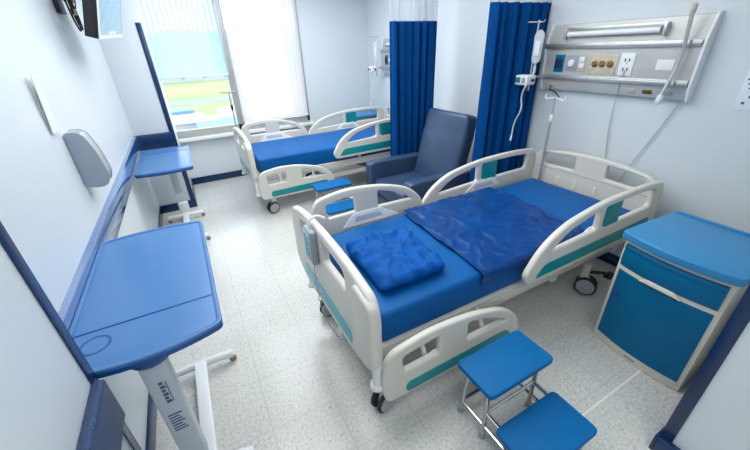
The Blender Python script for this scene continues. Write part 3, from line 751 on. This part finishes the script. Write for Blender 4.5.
# pole socketed in the window-side foot corner of the far bed
a = thing('drip_pole', (.56, 4.93, .5), 'slim grey drip pole with crossbar top in front of the left window', 'drip pole')
q = MB(); q.tube([(.56, 4.925, .49), (.56, 4.925, 1.31)], .010, 10); q.build('pole', 'disp', a)
q = MB(); q.tube([(.46, 4.925, 1.325), (.49, 4.925, 1.31), (.63, 4.925, 1.31), (.66, 4.925, 1.325)], .009, 8); q.build('crossbar', 'disp', a)
q = MB(); q.box(.545, .575, 4.905, 4.945, 1.10, 1.16, .005); q.build('clamp', 'dark', a)

# ---------------------------------------------------------------- left wall items
# television: tilted on an arm, facing the beds
P0 = Vector((-.353, 3.0, 1.75+.107)); u_ = Vector((.10, .994, .05)).normalized(); v_ = Vector((.28, -.07, .96)); v_ = (v_-u_*v_.dot(u_)).normalized(); n_ = u_.cross(v_)
TVM = Matrix((( u_.x, v_.x, n_.x, P0.x), (u_.y, v_.y, n_.y, P0.y), (u_.z, v_.z, n_.z, P0.z), (0, 0, 0, 1)))
tv = thing('television', P0, 'wall television with white bezel tilted downward high on the left wall', 'television')
q = MB(); q.box(0, .70, 0, .43, -.078, -.004, .006); q.build('casing', 'dark', tv, mx=TVM)
q = MB(); q.plate([[(0, 0), (.70, 0), (.70, .43), (0, .43)], [(.012, .024), (.688, .024), (.688, .412), (.012, .412)]], 'xy', -.006, .003, .001, 1); q.build('bezel', 'white', tv, mx=TVM)
q = MB(); q.box(.01, .69, .02, .414, -.004, .0002); sn = q.build('screen', 'screen', tv, mx=TVM)
q = MB(); q.box(.24, .46, .030, .046, .0003, .0012); q.build('sticker', 'paper', tv, mx=TVM)
q = MB(); q.box(.28, .42, .14, .30, -.10, -.077, .004, mx=TVM)
cen = TVM @ Vector((.35, .22, -.10))
q.tube([cen, (XL+.03, cen.y, cen.z+.02)], .018, 10); q.box(XL, XL+.03, cen.y-.07, cen.y+.07, cen.z-.09, cen.z+.13, .004); q.build('mounting_arm', 'dark', tv)
# cable loop beside it
def ring_pts(c, a, b, n=22, ax=Vector((0, .5, -.9))):
    ax = ax.normalized(); w = Vector((.35, .75, .45)).normalized()
    return [Vector(c)+ax*a*math.cos(2*PI*i/n)+w*b*math.sin(2*PI*i/n) for i in range(n+1)]
cl = thing('cable_bundle', (XL+.02, 2.85, 2.05), 'tied black cable loop hanging on the left wall beside the television', 'cable')
q = MB(); q.tube(ring_pts((XL+.045, 3.53, 2.05), .13, .022), .006, 8, False); q.tube(ring_pts((XL+.055, 3.55, 2.05), .12, .019), .006, 8, False)
q.build('loop', 'dark', cl)
q = MB(); q.tube([(XL+.045, 3.42, 2.10), (XL+.02, 3.36, 2.16), (XL+.01, 3.3, 2.3), (XL+.01, 3.3, 2.6)], .005, 8, smooth=2)
q.tube([(XL+.05, 3.62, 2.06), (XL+.07, 3.60, 2.10), (XL+.09, 3.5, 2.12), (-.45, 3.4, 2.15)], .004, 8, smooth=2); q.build('lead', 'dark', cl)
q = MB(); q.box(XL+.03, XL+.068, 3.53, 3.545, 2.03, 2.07, .003); q.build('cable_tie', 'beige', cl)
q = tag(MB().box(XL, XL+.03, 3.82, 3.92, 2.14, 2.26, .004).build('socket_box', 'dark'), 'small black socket box on the left wall above the cable loop', 'socket')
# dispenser
dp = thing('soap_dispenser', (XL, 2.4, 1.15), 'rounded grey soap dispenser fixed to the left wall above the blue bumper', 'dispenser')
prof = rnd([(XL+.002, 1.14), (XL+.002, 1.425), (XL+.075, 1.425), (XL+.108, 1.32), (XL+.125, 1.19), (XL+.105, 1.135), (XL+.06, 1.125)], [.005, .02, .04, .08, .04, .03, .03])
q = MB(); q.plate([prof], 'xz', 2.25, 2.262, .004, 2); q.plate([prof], 'xz', 2.357, 2.37, .004, 2); q.build('side_cover', 'disp', dp)
pr2 = [(XL+.002+(x-XL-.002)*.98, 1.28+(z-1.28)*.975) for x, z in prof]
q = MB(); q.plate([pr2], 'xz', 2.258, 2.362, .002, 1); q.build('front_cover', 'steel', dp)
# slim sign holder
sg = thing('document_holder', (XL, 2.14, 1.45), 'slim clear document holder standing out from the left wall above the dispenser', 'document holder')
q = MB(); q.box(XL, XL+.006, 2.12, 2.19, 1.45, 1.69, .001); q.build('back_plate', 'outlet', sg)
q = MB(); q.grid(6, 6, lambda u, v: (XL+.010+.016*v, 2.10+.09*u, 1.45+.25*v), .003); q.build('front_plate', 'outlet', sg)
# notice on right wall
nt_ = thing('wall_notice', (XR, .72, 1.45), 'pale printed notice sheet on the right wall beyond the service panel', 'notice')
q = MB(); q.box(XR-.004, XR-.001, .54, .85, 1.34, 1.62, .001); pp = q.build('sheet', 'paper', nt_)
q = MB()
for i in range(6):
    z = 1.575-.024*i; q.box(XR-.0052, XR-.004, .56, .835-.01*(i % 3), z, z+.008)
for y, z in ((.80, 1.405), (.76, 1.395), (.70, 1.41), (.64, 1.40), (.82, 1.37), (.74, 1.37)): q.box(XR-.0052, XR-.004, y-.014, y, z, z+.014)
q.build('printed_text', 'ink', pp)

# ---------------------------------------------------------------- outside, seen from an upper floor
ZG = -9
struct(MB().box(-400, 500, 8, 900, ZG-1, ZG).build('ground_outside', 'field'))
struct(MB().box(-300, 400, 98, 108, ZG, ZG+.05).build('road_outside', 'road'))
struct(MB().box(-300, 400, 8, 76, ZG, ZG+.04).build('yard_outside', 'bwall'))
h_ = MB(); h_.grid(60, 10, lambda u, v: (-500+1300*u, 500+260*v, ZG+(45+30*noise.noise(Vector((u*5, 0, 3)))+14*noise.noise(Vector((u*16, v*3, 1))))*math.sin(min(1, v*1.3)*PI/2)))
struct(h_.build('hills_outside', 'hill'))
def building(x, y, w_, d_, h, roof, label, pitched=True):
    t = thing('building', (x, y, ZG+.04), label, 'building')
    MB().box(x-w_/2, x+w_/2, y-d_/2, y+d_/2, ZG+.04, ZG+h).build('wall', 'bwall', t)
    r = MB()
    if pitched: r.quad_strip_prism([(y-d_/2-.5, ZG+h), (y, ZG+h+d_*.16), (y+d_/2+.5, ZG+h)], 'x', x-w_/2-.5, x+w_/2+.5)
    else: r.box(x-w_/2-.3, x+w_/2+.3, y-d_/2-.3, y+d_/2+.3, ZG+h, ZG+h+.4)
    r.build('roof', roof, t)
    n = 2 if w_ < 20 else 5
    for i in range(n):
        xx = x-w_/2+(i+.5)*w_/n; q = MB(); q.box(xx-.7, xx+.7, y-d_/2-.06, y-d_/2+.02, ZG+h*.35, ZG+h*.7); q.build('window', 'bglass', t)
building(-1.6, 56, 7, 5, 2.6, 'roofw', 'white low building with pale roof outside at the left of the window')
building(9, 58, 8, 7, 2.6, 'roofw', 'white low building with pale roof outside at the right of the left window')
building(3.8, 50, 5, 4, 2.4, 'roofb', 'small blue roofed shed outside near the window sill', False)
building(-.4, 63, 3, 3, 2.8, 'roofb', 'small blue roofed shed outside beside the white low building at the left', False)
building(12, 186, 44, 10, 4, 'roofw', 'long pale hall beyond the green field outside')
building(14.5, 46, 11, 8, 6, 'roofo', 'orange roofed house glimpsed through the white blind')
for i in range(9):
    x = -14+i*9+random.uniform(-.6, .6); y = 205+random.uniform(-12, 12); r = random.uniform(2.6, 3.6)
    t = thing('tree', (x, y, ZG), 'distant grey green tree in the row beyond the field outside', 'tree', 'row of trees beyond the field')
    q = MB(); q.tube([(x, y, ZG), (x, y, ZG+3)], .4, 8); q.build('trunk', 'trunk', t)
    q = MB(); bmesh.ops.create_icosphere(q.bm, subdivisions=3, radius=1)
    for v in q.bm.verts:
        v.co *= 1+.3*noise.noise(v.co*2+Vector((i, 0, 0)))
        v.co = Vector((x+v.co.x*r, y+v.co.y*r, ZG+3+r*.6+v.co.z*r*.8))
    q.build('crown', 'tree', t)

# ---------------------------------------------------------------- light
wd = bpy.data.worlds.new('sky'); sc.world = wd; wd.use_nodes = True
nt = wd.node_tree; bg = nt.nodes['Background']
tc = nt.nodes.new('ShaderNodeTexCoord'); sx = nt.nodes.new('ShaderNodeSeparateXYZ'); nt.links.new(tc.outputs['Generated'], sx.inputs[0])
cr = nt.nodes.new('ShaderNodeValToRGB'); nt.links.new(sx.outputs['Z'], cr.inputs['Fac'])
cr.color_ramp.elements[0].position = 0; cr.color_ramp.elements[0].color = (.88, .95, 1, 1)
cr.color_ramp.elements[1].position = .7; cr.color_ramp.elements[1].color = (.74, .88, 1, 1)
nt.links.new(cr.outputs['Color'], bg.inputs['Color']); bg.inputs['Strength'].default_value = 2.1
def area(name, loc, sx_, sy_, power, rot=(0, 0, 0), col=(1, 1, 1), portal=False):
    l = bpy.data.lights.new(name, 'AREA'); l.shape = 'RECTANGLE'; l.size = sx_; l.size_y = sy_; l.energy = power; l.color = col
    o = bpy.data.objects.new(name, l); C.objects.link(o); o.location = loc; o.rotation_euler = rot
    if portal: l.cycles.is_portal = True
    return o
area('window_portal', (.65, YW+.12, 1.66), 2.3, 1.9, 1, (-PI/2, 0, 0), portal=True)
sun = bpy.data.lights.new('sun', 'SUN'); sun.energy = 1.0; sun.angle = math.radians(3); sun.color = (1, .95, .88)
so = bpy.data.objects.new('sun', sun); C.objects.link(so); so.rotation_euler = (math.radians(-35), math.radians(55), 0)
# unseen fill lights added at ceiling height to brighten room and entrance passage
area('ceiling_fill', (.9, 2.0, ZC-.01), 2.4, 1.8, 30, col=(.98, 1, .98))
area('ceiling_fill', (1.2, 4.0, ZC-.01), 2.0, 1.6, 36, col=(.94, .98, 1))
area('ceiling_fill', (.5, -.7, ZC-.01), 1.4, 1.2, 13, col=(.96, 1, 1))

# ---------------------------------------------------------------- camera
cam = bpy.data.cameras.new('camera'); co = bpy.data.objects.new('camera', cam); C.objects.link(co); sc.camera = co
R3 = Matrix(((0.87620805, 0.25152075, -0.41109215), (-0.48060455, 0.39273967, -0.78407578), (-0.03575913, 0.88458627, 0.46500368)))
co.matrix_world = Matrix.Translation((0, 0, 1.75)) @ R3.to_4x4()
cam.sensor_width = 36; cam.lens = 337.933/750*36; cam.clip_start = .02; cam.clip_end = 3000
sc.view_settings.view_transform = 'Standard'; sc.view_settings.look = 'None'; sc.view_settings.gamma = 1
sc.view_settings.exposure = 0.8; sc.view_settings.use_curve_mapping = False
